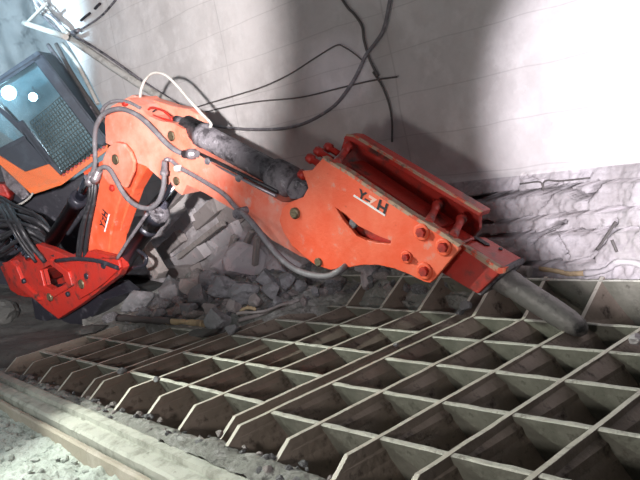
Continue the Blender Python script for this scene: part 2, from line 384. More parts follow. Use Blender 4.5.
EDG = [on(x, y, 1, 2.48) for x, y in [(16, -60), (35, -5), (62, 36), (84, 74), (104, 112), (118, 140), (125, 170)]]
def edge_x(z):
    E_ = sorted(EDG, key=lambda p: p.z)
    if z <= E_[0].z: return -7.0
    for a, b in zip(E_, E_[1:]):
        if a.z <= z <= b.z: return a.x + (b.x - a.x) * (z - a.z) / (b.z - a.z + 1e-6)
    return E_[-1].x - (z - E_[-1].z)
rows = []
for x in xs:
    col = []
    for z in zs:
        ex = edge_x(z); xx = max(x, ex)
        col.append(bm.verts.new((xx, wallfn(xx, z), z)))
    rows.append(col)
for i in range(len(xs) - 1):
    for j in range(len(zs) - 1):
        q = [rows[i][j], rows[i + 1][j], rows[i + 1][j + 1], rows[i][j + 1]]
        if (q[0].co - q[1].co).length < 1e-4 and (q[3].co - q[2].co).length < 1e-4: continue
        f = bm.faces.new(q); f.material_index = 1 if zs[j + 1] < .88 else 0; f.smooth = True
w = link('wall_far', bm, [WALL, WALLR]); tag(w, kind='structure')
# end wall of the drift far behind the cab
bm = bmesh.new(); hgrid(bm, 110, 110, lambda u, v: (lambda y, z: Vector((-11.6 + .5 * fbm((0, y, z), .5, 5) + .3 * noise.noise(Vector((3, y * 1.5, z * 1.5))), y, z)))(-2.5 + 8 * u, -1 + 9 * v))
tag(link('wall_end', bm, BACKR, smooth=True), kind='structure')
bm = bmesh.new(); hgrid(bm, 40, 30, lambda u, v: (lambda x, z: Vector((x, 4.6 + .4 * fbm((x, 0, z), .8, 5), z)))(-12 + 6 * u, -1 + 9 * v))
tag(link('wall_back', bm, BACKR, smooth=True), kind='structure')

# ------------------------------------------------------------ rock breaker
base_c = bp(60, 312, 0)
RB = thing('rock_breaker', (base_c.x, base_c.y + .2, .0), 'orange-red hydraulic rock breaker arm reaching from its base down to the grate', 'rock breaker')
# base
bm = px_prism([(2, 263), (10, 261), (16, 267), (36, 244), (48, 248), (80, 262), (88, 251), (118, 258), (122, 268), (118, 276), (108, 283), (96, 293), (80, 305), (58, 319), (45, 309), (25, 291), (8, 276)], .32, .09,
              holes=[[(40, 270), (50, 265), (62, 274), (66, 284), (52, 290), (44, 286)]])
link('base_plate', bm, RED, RB, bevel=.01)
bm = px_prism([(0, 267), (20, 252), (50, 262), (66, 262), (70, 276), (60, 288), (40, 306), (30, 303), (10, 290)], -.30, .09); link('base_plate', bm, RED, RB, bevel=.01)
bm = px_prism([(22, 276), (40, 262), (48, 268), (30, 285)], .24, .6); link('base_spacer', bm, RED, RB, bevel=.01)
bm = px_prism([(62, 285), (84, 272), (92, 270), (90, 282), (70, 300), (60, 308)], .23, .5); link('base_spacer', bm, RED, RB, bevel=.01)
bm = px_prism([(30, 292), (60, 300), (92, 290), (104, 300), (70, 350), (40, 345)], .15, .45); link('pedestal', bm, DARKM, RB, bevel=.01)
bm = px_prism([(34, 268), (50, 259), (68, 272), (72, 286), (54, 297), (38, 290)], .35, .035, holes=[[(40, 270), (50, 265), (62, 274), (66, 284), (52, 290), (44, 286)]]); link('hole_frame', bm, RED, RB, bevel=.008)
bm = px_prism([(2, 263), (10, 261), (16, 267), (22, 282), (40, 300), (36, 301), (14, 284), (8, 276)], .36, .05); link('base_flange', bm, RED, RB, bevel=.008)
bm = px_prism([(80, 264), (100, 258), (118, 260), (120, 268), (104, 283), (92, 292), (78, 300), (72, 288), (78, 274)], .35, .035); link('pivot_cheek', bm, RED, RB, bevel=.01)
for x, y, r in ((50, 297, .05), (82, 284, .055), (87, 276, .035), (68, 294, .03), (104, 265, .04), (24, 281, .035)): disc('pin', x, y, .345, r * .9, .02, BRASS if r > .04 else DARKM, RB)
# lever / valve bar across the base
hose('grease_pipe', [bp(56, 261, .34), bp(75, 259, .36), bp(98, 261, .36), (bp(118, 268, .36))], .022, DARKM, RB)
# lower boom
bm = px_prism([(97, 195), (101, 172), (104, 156), (108, 147), (115, 142), (123, 144), (130, 152), (133, 162), (130, 174), (124, 188), (117, 208), (111, 232), (107, 262), (104, 275), (98, 288), (86, 284), (88, 240)], .20, .20)
lb = link('lower_boom', bm, ORANGE, RB, bevel=.015)
bm = px_prism([(117, 200), (128, 178), (142, 163), (147, 168), (134, 190), (118, 236), (107, 262)], .10, .12); link('boom_gusset', bm, ORANGE, RB, bevel=.01)
bm = px_prism([(103, 157), (108, 147), (115, 142), (123, 144), (130, 152), (134, 162), (133, 172), (126, 188), (120, 186), (108, 184), (102, 176)], .235, .035); link('pivot_plate', bm, ORANGEB, RB, bevel=.012)
disc('pin', 116, 159.5, .235, .048, .02, BRASS, RB)
disc('bolt', 113, 188, .20, .03, .03, RED, RB)
bm = px_prism([(83, 172), (92, 166), (103, 160), (103, 172), (97, 184), (88, 184)], .12, .24); link('boom_lug', bm, ORANGE, RB, bevel=.01)
# upper boom arm
ub = px_prism([(105, 122), (106, 113), (112, 106), (120, 102), (128, 98), (138, 105), (149, 116), (160, 121), (173, 123), (183, 129), (186, 139), (191, 149), (203, 158), (222, 170), (250, 185), (282, 202), (300, 203), (318, 225), (316, 262), (300, 256), (272, 240), (256, 225), (237, 212), (205, 193), (187, 185), (182, 195), (162, 180), (157, 176), (146, 166), (135, 162), (122, 150), (106, 143)], .155, .31)
link('upper_boom', ub, ORANGEB, RB, bevel=.015)
# far lug of the upper boom
bm = px_prism([(122, 100), (132, 95), (150, 99), (172, 106), (188, 109), (196, 114), (199, 123), (196, 131), (182, 130), (150, 117), (132, 107)], -.05, .12); link('far_lug', bm, ORANGEB, RB, bevel=.012)
disc('pin', 172, 136, .155, .044, .02, BRASS, RB); disc('pin', 177, 181, .155, .038, .02, BRASS, RB)
disc('hose_flange', 126, 103, .16, .03, .03, RED, RB)
disc('pin', 296, 213, .27, .042, .03, BRASS, RB); disc('pin', 319, 262, .27, .032, .02, BRASS, RB)
# hammer
HN = [(323, 158), (312, 170), (302, 171), (306, 181), (308, 188), (303, 197), (290, 202), (282, 208), (279, 220), (283, 232), (292, 246), (303, 256), (315, 265), (330, 270), (346, 268), (362, 265), (378, 265), (395, 269), (410, 275), (424, 282), (430, 283), (434, 280), (459, 250), (458, 246), (440, 234), (412, 217), (382, 197), (350, 175)]
HOLE = [(336, 208), (343, 213), (350, 219), (358, 226), (368, 231), (378, 236), (391, 241), (390, 244), (378, 243), (366, 240), (357, 236), (350, 228), (343, 220)]
link('side_plate', px_prism(HN, .27, .035, [HOLE]), ORANGE, RB, bevel=.006)
bm = px_prism([(322, 156.5), (323.5, 159.5), (350, 176.5), (382, 198.5), (412, 218.5), (440, 235.5), (458, 247), (461, 245), (441, 231.5), (412, 214.5), (382, 194.5), (350, 172.5)], .275, .055); link('plate_rim', bm, CHIP, RB)
HF = [(338, 158), (345, 136), (352, 136), (480, 212), (479, 229), (465, 247), (440, 270), (400, 262), (350, 240), (330, 200)]
link('side_plate', px_prism(HF, -.20, .04), RED, RB, bevel=.006)
bm = px_prism([(343, 139), (346, 134.5), (354, 135.5), (482, 212), (480, 217), (350, 141)], -.13, .12); link('top_flange', bm, RED, RB, bevel=.006)
bm = px_prism([(346, 134), (354, 135), (482, 211.5), (481, 213.5), (353, 137), (346, 136)], -.126, .02); link('flange_edge', bm, CHIP, RB)
bm = px_prism([(322, 176), (333, 172), (448, 250), (444, 256), (424, 276), (395, 264), (345, 262), (322, 230), (312, 190)], .2, .36); link('hammer_body', bm, RED, RB, bevel=.02)
bm = px_prism([(337, 168), (346, 163), (440, 227), (432, 236)], .05, .2); link('body_ridge', bm, RED, RB, bevel=.01)
for (x, y), (x2, y2) in (((336, 164), (349, 146)), ((428, 223), (438, 204)), ((452, 238), (462, 218))):
    a = bp(x, y, .24); b = bp(x2, y2, -.12); bm = bmesh.new(); tube(bm, [a, a + (b - a) * .3, a + (b - a) * .3, b - (b - a) * .15, b - (b - a) * .15, b], [.03, .03, .026, .026, .036, .036], 12); link('tie_rod', bm, RED, RB)
for x, y, r in ((422, 232, .05), (444, 247, .05), (407, 257, .038), (425, 271, .05)):
    o = disc('bolt_boss', x, y, .27, r * 1.15, .012, ORANGE, RB); 
    c = bp(x, y, .282); bm = bmesh.new(); tube(bm, [c, c + BN * .03], r * .62, 6); link('bolt_head', bm, RED, o)
for x, y, off in ((316, 150, .05), (308, 157, .12), (300, 173, .2), (326, 146, -.05)):
    a = bp(x, y, off); b = bp(x + 16, y + 10, off); bm = bmesh.new(); tube(bm, [a, a + (b - a) * .3, a + (b - a) * .31, b], [.034, .036, .024, .024], 6); link('hose_port', bm, RED, RB)
disc('pin', 355, 223, .22, .035, .03, DUSTY, RB)
# front head block with slots
blk = [(440, 272), (456, 247), (461, 248), (498, 270), (499, 274), (478, 294), (472, 291)]
link('front_head', px_prism(blk, .15, .32), RED, RB, bevel=.008)
bm = px_prism([(458, 246), (460, 243.5), (500, 268), (506, 268), (505, 273), (499, 274)], .16, .04); link('head_rim', bm, CHIP, RB)
bm = px_prism([(497, 269), (505, 267), (506, 272), (481, 296), (476, 294)], .12, .26); link('head_collar', bm, DUSTY, RB, bevel=.006)
EA = bp(457, 247, .15); EB = bp(497, 271, .15); EU = (EB - EA).normalized(); EN = EU.cross(BN).normalized()
if EN.z < 0: EN = -EN
for t, d, ln in ((.34, .05, .045), (.158, .225, .045)):
    c = EA + (EB - EA) * t - BN * d + EN * .012; bm = bmesh.new(); prism(bm, [c - EU * ln + BN * .02, c + EU * ln + BN * .02, c + EU * (ln + .015), c + EU * ln - BN * .02, c - EU * ln - BN * .02, c - EU * (ln + .015)], EN * .006); link('retainer_slot', bm, INK, RB)
for t, d in ((.56, .27), (.80, .04)):
    c = EA + (EB - EA) * t - BN * d + EN * .012; bm = bmesh.new(); tube(bm, [c, c + EN * .006], .014, 10); link('plug_hole', bm, INK, RB)
# chisel
A0 = bp(492, 272, 0); A1 = bp(585, 331.5, 0); ax = (A1 - A0)
bm = bmesh.new(); tube(bm, [A0 - ax * .1, A0, A0 + ax * .25, A0 + ax * .27, A0 + ax * .70, A0 + ax * .84, A0 + ax * .95, A0 + ax * 1.0, A0 + ax * 1.02], [.085, .085, .085, .079, .077, .072, .058, .036, .01], 22)
link('chisel', bm, CHISEL, RB)
# cylinders
def cyl(name, a, b, off, segs, m, seg=18, parent=RB):
    A, B = bp(*a, off), bp(*b, off); bm = bmesh.new()
    tube(bm, [A + (B - A) * t for t, r in segs], [r for t, r in segs], seg); return link(name, bm, m, parent)
c = cyl('arm_cylinder', (176, 121), (306, 190), .03, [(0, .05), (.05, .06), (.09, .06), (.09, .098), (.22, .098), (.22, .108), (.255, .108), (.255, .098), (.78, .098), (.78, .122), (.80, .125), (.90, .125), (.91, .095), (.93, .095)], DUSTY)
cyl('cylinder_rod', (292, 182), (302, 188), .03, [(0, .06), (1, .06)], STEELP, parent=c)
bm = px_prism([(285, 192), (292, 180), (304, 183), (307, 190), (300, 199), (290, 199)], .13, .2); link('rod_clevis', bm, DUSTY, c, bevel=.01)
cyl('steel_line', (196, 157), (276, 196), .14, [(0, .014), (1, .014)], STEELP); cyl('steel_line', (192, 150), (278, 192), .14, [(0, .014), (1, .014)], BLACK)
for x, y in ((209, 161), (196, 155), (240, 178)): disc('pipe_clamp', x, y, .14, .03, .03, DUSTY, RB)
c = cyl('boom_cylinder', (159, 212), (121, 266), .19, [(0, .07), (.0, .10), (.10, .105), (.10, .082), (.25, .082), (.25, .092), (.3, .092), (.3, .082), (.92, .082), (1, .06)], DARKM)
d_ = cyl('cylinder_gland', (160, 211), (150, 225), .19, [(0, .08), (0, .10), (.3, .10), (.3, .09), (1, .09)], DUSTY, parent=c)
cyl('cylinder_rod', (176, 184), (159, 213), .12, [(0, .05), (1, .05)], CHROME, parent=c)
disc('pipe_clamp', 144, 223, .25, .03, .04, DUSTY, c); disc('pipe_clamp', 153, 212, .25, .02, .04, DUSTY, c)
hose('cylinder_line', [bp(147, 214, .34), bp(138, 227, .34), bp(127, 243, .34), bp(117, 259, .34)], .016, STEELP, c)
hose('guard_loop', [bp(138, 250, .28), bp(146, 257, .3), bp(144, 265, .3), bp(133, 268, .28)], .018, DARKM, c)
c = cyl('slew_cylinder', (80, 197), (52, 241), .16, [(0, .07), (0, .092), (.14, .092), (.14, .08), (1, .08)], DARKM)
cyl('cylinder_rod', (89, 178), (79, 199), .16, [(0, .05), (1, .05)], CHROME, parent=c)
for x0, x1 in ((96, 84), (91, 79), (93, 77)): hose('hydraulic_line', [bp(x0, 177, .2), bp(x0 - 2, 200, .24), bp(x1 + 4, 230, .26), bp(x1, 262, .25)], .022, BLACK, RB)
# hoses on the arm
def ph(name, px, off, r, m, **k): return hose(name, [bp(x, y, off if len(q) == 0 else q[0]) for x, y, *q in px], r, m, RB, **k)
h = ph('hydraulic_hose', [(192, 157, .19), (184, 154, .19), (175, 150), (165, 142), (155, 131), (146, 122), (137, 115), (126, 110), (117, 109), (105, 113), (98, 122), (95, 133), (95, 150), (95, 163), (92, 176)], .22, .023, HOSE)
cyl('hose_fitting', (184, 154), (197, 154), .19, [(0, .034), (.4, .034), (.4, .045), (.7, .045), (.7, .03), (1, .03)], STEELP, parent=h)
cyl('hose_fitting', (92, 174), (89, 184), .23, [(0, .035), (.5, .035), (.5, .045), (1, .045)], STEELP, parent=h)
h = ph('hydraulic_hose', [(95, 180), (98, 171), (104, 167), (110, 170), (116, 180), (122, 191), (130, 201), (140, 207), (150, 208), (158, 202), (162, 193), (164, 183), (164, 172)], .27, .023, HOSE)
cyl('hose_fitting', (164, 175), (164.5, 161), .26, [(0, .036), (.3, .036), (.3, .028), (1, .024)], STEELP, parent=h)
cyl('hose_fitting', (99, 170), (94, 181), .27, [(0, .035), (.5, .035), (.5, .045), (1, .045)], STEELP, parent=h)
h = ph('hydraulic_pipe', [(164.5, 162, .22), (167, 159.5, .22), (172, 161), (180, 167.5), (200, 179), (218, 190), (227, 197), (234, 205), (240, 211)], .18, .02, STEELP)
disc('pipe_clamp', 180, 168, .18, .03, .05, PALE, RB); disc('pipe_clamp', 241, 213, .17, .045, .06, DUSTY, RB); disc('pipe_clamp', 246, 210, .16, .03, .05, DUSTY, RB)
h = ph('hydraulic_hose', [(240, 211, .2), (247, 217, .24), (258, 230), (270, 246), (283, 260), (297, 270), (312, 275), (328, 276), (341, 270), (350, 262, .2)], .31, .024, HOSE)
h = ph('hydraulic_hose', [(140, 99, .02), (141, 90, .03), (145, 80), (152, 73.5), (160, 73), (168, 77), (178, 87), (190, 101), (200, 112), (207, 119), (211, 124), (210, 128)], .03, .013, PALE)
ph('hydraulic_hose', [(101, 112), (106, 105), (115, 101), (128, 102, .17), (140, 108, .17)], .2, .016, HOSE)
ph('grease_hose', [(147, 117, .10), (149, 109), (155, 108), (165, 112), (172, 120, .1), (160, 118, .1), (150, 114, .1)], .10, .010, RED)
ph('grease_hose', [(149, 115, .08), (158, 109), (168, 114), (171, 121)], .08, .007, BLACK)
# hose bundle into the base
rr = random.Random(3)
for k in range(16):
    y0 = 196 + k * 4.2; o = .1 + rr.uniform(-.25, .35)
    pts = [bp(-30, y0 - 8 + rr.uniform(-6, 6), o), bp(-4, y0 + rr.uniform(-3, 3), o + .1), bp(14 + rr.uniform(-4, 6), 206 + k * 2.6, o + .1), bp(34 + rr.uniform(-4, 4), 214 + k * 2.4, o), bp(52 + rr.uniform(-6, 4), 230 + k * 1.7, .15 + .02 * k - .15), bp(68 - k * .8, 258, -.1 + .02 * k)]
    if k % 3 == 2: pts = [bp(-4 + k, 205, o), bp(8 + k, 225, o + .15), bp(20 + k, 245, o + .1), bp(34 + k, 262, o)]
    ob = hose('bundled_hose', pts, .018 + .008 * (k % 2), BLACK, RB)
for k in range(5):
    x = 12 + k * 3.4; y = 236 + k * 3.5
    cyl('hose_fitting', (x, y), (x + 4, y + 9), .36, [(0, .03), (.5, .03), (.5, .04), (1, .04)], CHROME)
# lettering
def text_on(body, a, b, off, m, parent, stroke, name='lettering'):
    cu = bpy.data.curves.new('t', 'FONT'); cu.body = body; cu.size = 1; cu.extrude = .02; cu.offset = stroke
    ob = bpy.data.objects.new('t', cu); COL.objects.link(ob)
    me = bpy.data.meshes.new_from_object(ob.evaluated_get(bpy.context.evaluated_depsgraph_get()))
    bpy.data.objects.remove(ob)
    A, B = bp(*a, off), bp(*b, off); U = (B - A); V = BN.cross(U.normalized()); 
    w = max(v.co.x for v in me.vertices) - min(v.co.x for v in me.vertices); x0 = min(v.co.x for v in me.vertices); s = U.length / w
    bm = bmesh.new(); bm.from_mesh(me); U = U.normalized()
    for v in bm.verts: p = v.co.copy(); v.co = A + U * (p.x - x0) * s + V * p.y * s * TEXTH + BN * p.z * s * .3
    return link(name, bm, m, parent)
TEXTH = 1.0
text_on('Y', (356.5, 197.5), (364.5, 202.5), .273, INK, RB, .03); text_on('Z', (365.5, 203.2), (374, 208.7), .273, PALEP, RB, .05); text_on('H', (376, 210), (384.5, 215.3), .273, INK, RB, .03)
bm = px_prism([(353, 196), (354, 194.7), (385.5, 214.7), (384.5, 216.3)], .274, .004); link('logo_underline', bm, WHITE, RB)
bm = px_prism([(363.8, 199.3), (365, 198.2), (370.5, 201.4), (369.6, 202.6)], .274, .004); link('logo_bar', bm, INK, RB)
TEXTH = 1.3
for s, a, b, m in (('Y', (104.2, 230), (105.4, 224.5), INK), ('Z', (105.6, 224), (106.6, 219.5), INK), ('H', (106.7, 219), (107.8, 213.8), INK)):
    text_on(s, a, b, .203, m, RB, .03)
bm = px_prism([(105, 232), (104, 231.4), (108.5, 214), (109.6, 214.4)], .204, .004); link('logo_underline', bm, WHITE, RB)

# ------------------------------------------------------------ operator cab
cc = CAM + ray(50, 130) * 10.0; CN = (CAM - cc).normalized(); CN = (CN + Vector((.0, -.25, -.05))).normalized()
def cp(x, y, off=0): return onplane(x, y, cc + CN * off, CN)
def cprism(px, off, thick): 
    bm = bmesh.new(); prism(bm, [cp(x, y, off) for x, y in px], -CN * thick); return bm
gz0 = cp(40, 250); CB = thing('operator_cab', (gz0.x, gz0.y, 0), 'operator cab with orange sill, dark posts and a wire mesh window, behind the machine base', 'cab')
link('orange_sill', cprism([(-40, 128), (0, 156), (25, 172), (49, 164), (61, 176), (108, 144), (108, 150), (62, 185), (32, 195), (-2, 163), (-40, 136)], .06, 1.3), ORANGE2, CB, bevel=.01)
for k in range(11):
    x = 64 + k * 4; y = 174.5 - k * 2.75; c_ = cp(x, y, .06); bm = bmesh.new(); tube(bm, [c_, c_ + CN * .03], .022, 6); link('bolt', bm, RED, CB)
for q in ([(-40, 107), (-40, 101), (0, 78), (36, 53), (42, 57), (3, 83)], [(33, 60), (41, 54), (106, 140), (103, 146), (97, 144)], [(14, 121), (20, 122), (52, 163), (48, 166)], [(17, 122), (22, 120), (62, 173), (59, 177)], [(-40, 178), (-40, 168), (25, 135), (26, 139)], [(25, 137), (17, 122), (-40, 70), (-40, 76), (10, 122)]):
    link('cab_post', cprism(q, .05, .08), CABD, CB, bevel=.008)
link('windscreen', cprism([(-40, 106), (0, 80), (36, 58), (98, 143), (61, 173), (22, 124), (0, 100)], .0, .012), GLASS, CB)
link('side_window', cprism([(-40, 74), (0, 104), (17, 124), (25, 138), (0, 150), (-40, 172)], .0, .012), GLASS, CB)
link('door_panel', cprism([(-40, 172), (0, 151), (25, 138), (49, 164), (25, 172), (0, 156)], .03, .05), CABD, CB)
link('cab_rear_panel', cprism([(-40, 104), (0, 78), (44, 53), (110, 142), (70, 180), (0, 190), (-40, 170)], -1.25, .05), CABI, CB)
link('cab_roof', cprism([(-40, 104), (-40, 99), (0, 76), (37, 51), (41, 54), (0, 80)], .06, .95), CABD, CB)
link('cab_side', cprism([(38, 53), (42, 54), (108, 140), (104, 145)], .04, .9), CABD, CB)
bm = bmesh.new()
for k in range(15):       # wire guard over the lower windscreen, bars both ways
    t = k / 14; a = (38 + 24 * t, 116 + 58 * t); 
    a = (30 + 32 * t, 122 + 52 * t) ; b = (66 + 38 * t, 92 + 52 * t)
    tube(bm, [cp(*a, .03), cp(*b, .03)], .007, 5)
for k in range(17):
    t = k / 16; a = (30 + 36 * t, 122 - 30 * t); b = (62 + 42 * t, 174 - 30 * t); tube(bm, [cp(*a, .035), cp(*b, .035)], .007, 5)
link('wire_guard', bm, MESHM, CB)
link('operator_seat', cprism([(12, 130), (24, 114), (42, 118), (48, 138), (40, 152), (28, 150)], -.5, .35), CABD, CB, bevel=.05)
# lower frame of the machine carrying the cab, hidden behind the hoses
bm = cprism([(-40, 140), (0, 168), (32, 197), (62, 188), (85, 172), (95, 210), (70, 275), (20, 300), (-40, 260)], -.3, 1.2); link('chassis', bm, DARKM, CB, bevel=.02)
link('red_housing', cprism([(-20, 186), (4, 184), (10, 196), (8, 204), (-4, 208), (-20, 206)], .1, .3), RED, CB, bevel=.03)
link('grey_step', cprism([(0, 166), (8, 164), (22, 184), (30, 196), (22, 200), (6, 186)], .02, .25), DUSTY, CB, bevel=.01)
hose('hand_rail', [cp(0, 209, .2), cp(18, 205, .2), cp(28, 199, .2), cp(33, 193, .2)], .016, PALE, CB)
for (x, y, r, lab) in ((9, 93, .10, 'large added glow for a lamp reflection behind the cab glass, left of its twin'), (33, 97, .06, 'small added glow for a lamp reflection behind the cab glass, right of the larger one')):
    t = thing('reflection_glow', cp(x, y, -.3), lab, 'glow', 'added reflection glows at the cab')  # glowing disc added for a lamp reflected in the cab glass
    a = cp(x, y, -.3); bm = bmesh.new(); tube(bm, [a - CN * .1, a - CN * .02, a], [r * .6, r * 1.05, r * 1.05], 18); link('glow_housing', bm, CABD, t)
    bm = bmesh.new(); tube(bm, [a, a + CN * .01, a + CN * .02], [r, r, r * .7], 18); link('glow_disc', bm, GLOW, t)
    hose('glow_bracket', [a - CN * .1, a - CN * .5, cp(x, y - 8, -.9), cp(x, y - 10, -1.24)], .015, CABD, t)

# ------------------------------------------------------------ pipes and cables on the wall
def wh(name, px, r, m, lab, cat, Y=2.468, sub=5, grp=None):
    o = hose(name, [on(x, y, 1, (q[0] if q else Y)) for x, y, *q in px], r, m, None, sub=sub); tag(o, lab, cat, grp); return o
wh('air_pipe', [(66, 36), (90, 52), (115, 69), (140, 85), (165, 100), (190, 117)], .045, PALE, 'pale straight pipe running down the wall from the upper left corner', 'pipe', 2.36)
wh('thin_pipe', [(74, 36), (95, 48), (120, 65), (148, 85), (178, 104)], .016, DUSTY, 'thin grey pipe just above the pale air pipe on the wall', 'pipe', 2.42)
wh('pale_strut', [(24, 23), (45, 30), (66, 37)], .04, PALE, 'pale rod reaching left from the pipe junction at the upper left', 'rod', 2.1)
wh('pale_strut', [(26, 24), (36, 14), (46, 4)], .025, PALE, 'short pale rod slanting up right near the upper left corner', 'rod', 2.2)
wh('dark_bracket', [(64, 36), (72, 33), (79, 30)], .03, DUSTY, 'dark bracket bar at the top of the pale air pipe', 'bracket', 2.36)
wh('wall_cable', [(78, 31), (90, 24), (100, 17), (108, 9), (118, -3)], .014, DUSTY, 'grey cable running up right from the pipe junction to the top edge', 'cable')
rr = random.Random(9)
for k in range(6):
    pts = [(33 + rr.uniform(-3, 6), -4), (42 + rr.uniform(-6, 6), 9 + rr.uniform(-3, 3)), (52 + rr.uniform(-6, 6), 22 + rr.uniform(-3, 3)), (66 + rr.uniform(-3, 3), 34)]
    wh('tangled_wire', pts, .02, PALE if k % 2 else DUSTY, 'pale wire in the tangle above the pipe junction at the upper left', 'wire', 2.3, grp='tangled wires above the pipe junction')
for k, (pts, m) in enumerate(([[(48, 45), (60, 62), (80, 92), (100, 122)], DUSTY], [[(56, 44), (70, 70), (88, 98), (108, 126)], CABLE], [[(62, 44), (76, 62), (88, 84), (98, 104)], PALE])):
    wh('hanging_cable', pts, .03, m, ['grey cable on the corner of the wall closest to the cab', 'dark cable down the wall corner between a grey and a pale one', 'pale cable down the corner of the wall, farthest from the cab'][k], 'cable', 2.6)
wh('slot_mark', [(81, 20.5), (85, 17), (90, 13.3)], .018, INK, 'short dark slot bar on the wall, lower of the two dashes', 'bar', 2.47); wh('slot_mark', [(95, 8.5), (100, 3.5)], .018, INK, 'short dark slot bar on the wall, upper of the two dashes', 'bar', 2.47)
wh('wall_cable', [(185, 112), (200, 106), (230, 97), (262, 87), (290, 74), (315, 58), (336, 45.5), (344, 47), (355, 54), (363, 61)], .007, CABLE, 'thin dark cable arching up across the wall above the arm cylinder', 'cable')
wh('wall_cable', [(190, 116), (230, 106), (262, 101), (300, 97.5), (340, 88), (370, 81), (397, 77)], .007, CABLE, 'thin dark cable running nearly straight across the wall below the arched one', 'cable')
wh('wall_hose', [(190, 119), (210, 125), (235, 128.5), (265, 129.5), (290, 127.5), (312, 120), (335, 105), (350, 86), (358, 72), (366, 55), (376, 42), (384, 28), (390, 0), (392, -10)], .016, HOSE, 'thick grey hose looping along the wall above the hammer and up to the top edge', 'hose', 2.455)
wh('wall_cable', [(373, 72), (382, 86), (389, 104), (392, 122), (392, 142)], .009, CABLE, 'thin dark cable hanging down the wall just above the hammer flange', 'cable')
wh('wall_cable', [(340, -4), (348, 8), (354, 14), (362, 26), (364, 40), (370, 60), (378, 76)], .012, CABLE, 'dark cable hanging from the top edge into the shadow on the wall', 'cable')
wh('wall_wire', [(520, 184), (540, 182), (543, 190), (545, 181), (560, 181), (590, 178)], .006, CABLE, 'thin bent wire sticking out of the rough wall on the right', 'wire', 2.38)
wh('rebar', [(597, 250), (604, 240), (612, 228), (616, 222)], .008, CABLE, 'thin leaning steel rod at the wall foot, left of the two on the right', 'rod', 2.2)
wh('rebar', [(612, 240), (617, 252)], .010, CABLE, 'short bent steel rod at the wall foot near the right edge', 'rod', 2.2)

# ------------------------------------------------------------ broken planks and slabs below the arm
def slab(name, x, y, Y, L, W, T, ang, tiltx, m, lab, cat, grp=None, seed=0):
    """slab centred at pixel x,y at depth Y; long axis ang degrees from +X in the wall plane, leaning tiltx"""
    c_ = on(x, y, 1, Y); bm = bmesh.new(); n = 14
    R = Matrix.Rotation(math.radians(tiltx), 3, 'X') @ Matrix.Rotation(-math.radians(ang), 3, 'Y')
    rings = []
    for k in range(n + 1):
        s = (k / n - .5) * L; j = .12 * W
        if k in (0, n): j = .45 * W
        rings.append([bm.verts.new(c_ + R @ Vector((s + (j * noise.noise(Vector((seed, q, k * 3.3)))), a * T / 2 + .1 * T * noise.noise(Vector((s * 5, q, seed))), b * W / 2 * (1 + .12 * noise.noise(Vector((s * 6, q * 3, seed + 4))))))) for q, (a, b) in enumerate(((-1, -1), (1, -1), (1, 1), (-1, 1)))])
    for k in range(n):
        for q in range(4): bm.faces.new((rings[k][q], rings[k + 1][q], rings[k + 1][(q + 1) % 4], rings[k][(q + 1) % 4]))
    bm.faces.new(rings[0]); bm.faces.new(rings[-1][::-1])
    return tag(link(name, bm, m, bevel=.006), lab, cat, grp)
G = 'broken slabs of wall lining'
SL = [('concrete_slab', 205, 196, 2.42, .8, .20, .10, 20, 5, SLAB, 'upper pale lining slab seen right of the boom cylinder rod', 'slab', G),
      ('concrete_slab', 208, 213, 2.37, .62, .17, .12, 20, 5, SLABD, 'pale lining slab in the middle of the gap under the steel pipe', 'slab', G),
      ('concrete_slab', 182, 226, 2.34, .7, .16, .12, 22, 6, SLAB, 'lining slab just right of the boom cylinder gland', 'slab', G),
      ('concrete_slab', 166, 200, 2.46, .9, .24, .10, 20, 6, SLABD, 'lining slab visible between the lower boom and its cylinder rod', 'slab', G),
      ('concrete_slab', 172, 244, 2.28, .6, .16, .12, 20, 10, SLABD, 'dim lining slab beside the lower boom cylinder barrel', 'slab', G),
      ('concrete_slab', 190, 256, 2.2, .75, .20, .12, 14, 18, SLAB, 'lowest lining slab, just above the rubble left of the dark gap', 'slab', G),
      ('concrete_slab', 234, 216, 2.42, .5, .26, .10, 24, 4, SLABD, 'lining slab right beside the end of the steel pipe clamp', 'slab', G),
      ('concrete_slab', 226, 236, 2.34, .55, .18, .10, 16, 8, SLAB, 'lining slab above the dark crack behind the hanging hose', 'slab', G),
      ('concrete_slab', 184, 272, 2.18, .65, .18, .14, 2, 14, SLABD, 'flat lining slab lying behind the rounded boulder', 'slab', G),
      ('concrete_slab', 212, 250, 2.3, .22, .2, .10, 60, 8, SLAB, 'small tilted lining slab between the timber batten and the dark gap', 'slab', G)]
for k, a in enumerate(SL): slab(*a, seed=k * 3)
SLT = [('timber', 200, 241, 2.1, 1.1, .06, .07, 19, 0, WOODG, 'long grey timber batten slanting up right across the broken lining slabs', 'timber'),
       ('timber', 150, 256, 1.35, .5, .14, .12, -58, 4, WOODG, 'thick short timber post standing behind the lower boom cylinder', 'timber'),
       ('timber', 246, 243, 2.12, .4, .045, .06, 38, 5, WOODG, 'thin grey splinter of timber leaning right of the batten, upper one', 'timber'),
       ('timber', 256, 251, 2.1, .34, .045, .06, 62, 5, WOODG, 'thin grey splinter of timber leaning steeply above the pale broken rock', 'timber'),
       ('timber', 232, 247, 2.12, .3, .06, .06, 50, 5, WOODG, 'stubby grey timber piece at the left of the leaning splinters', 'timber')]
for k, a in enumerate(SLT): slab(*a, seed=50 + k)
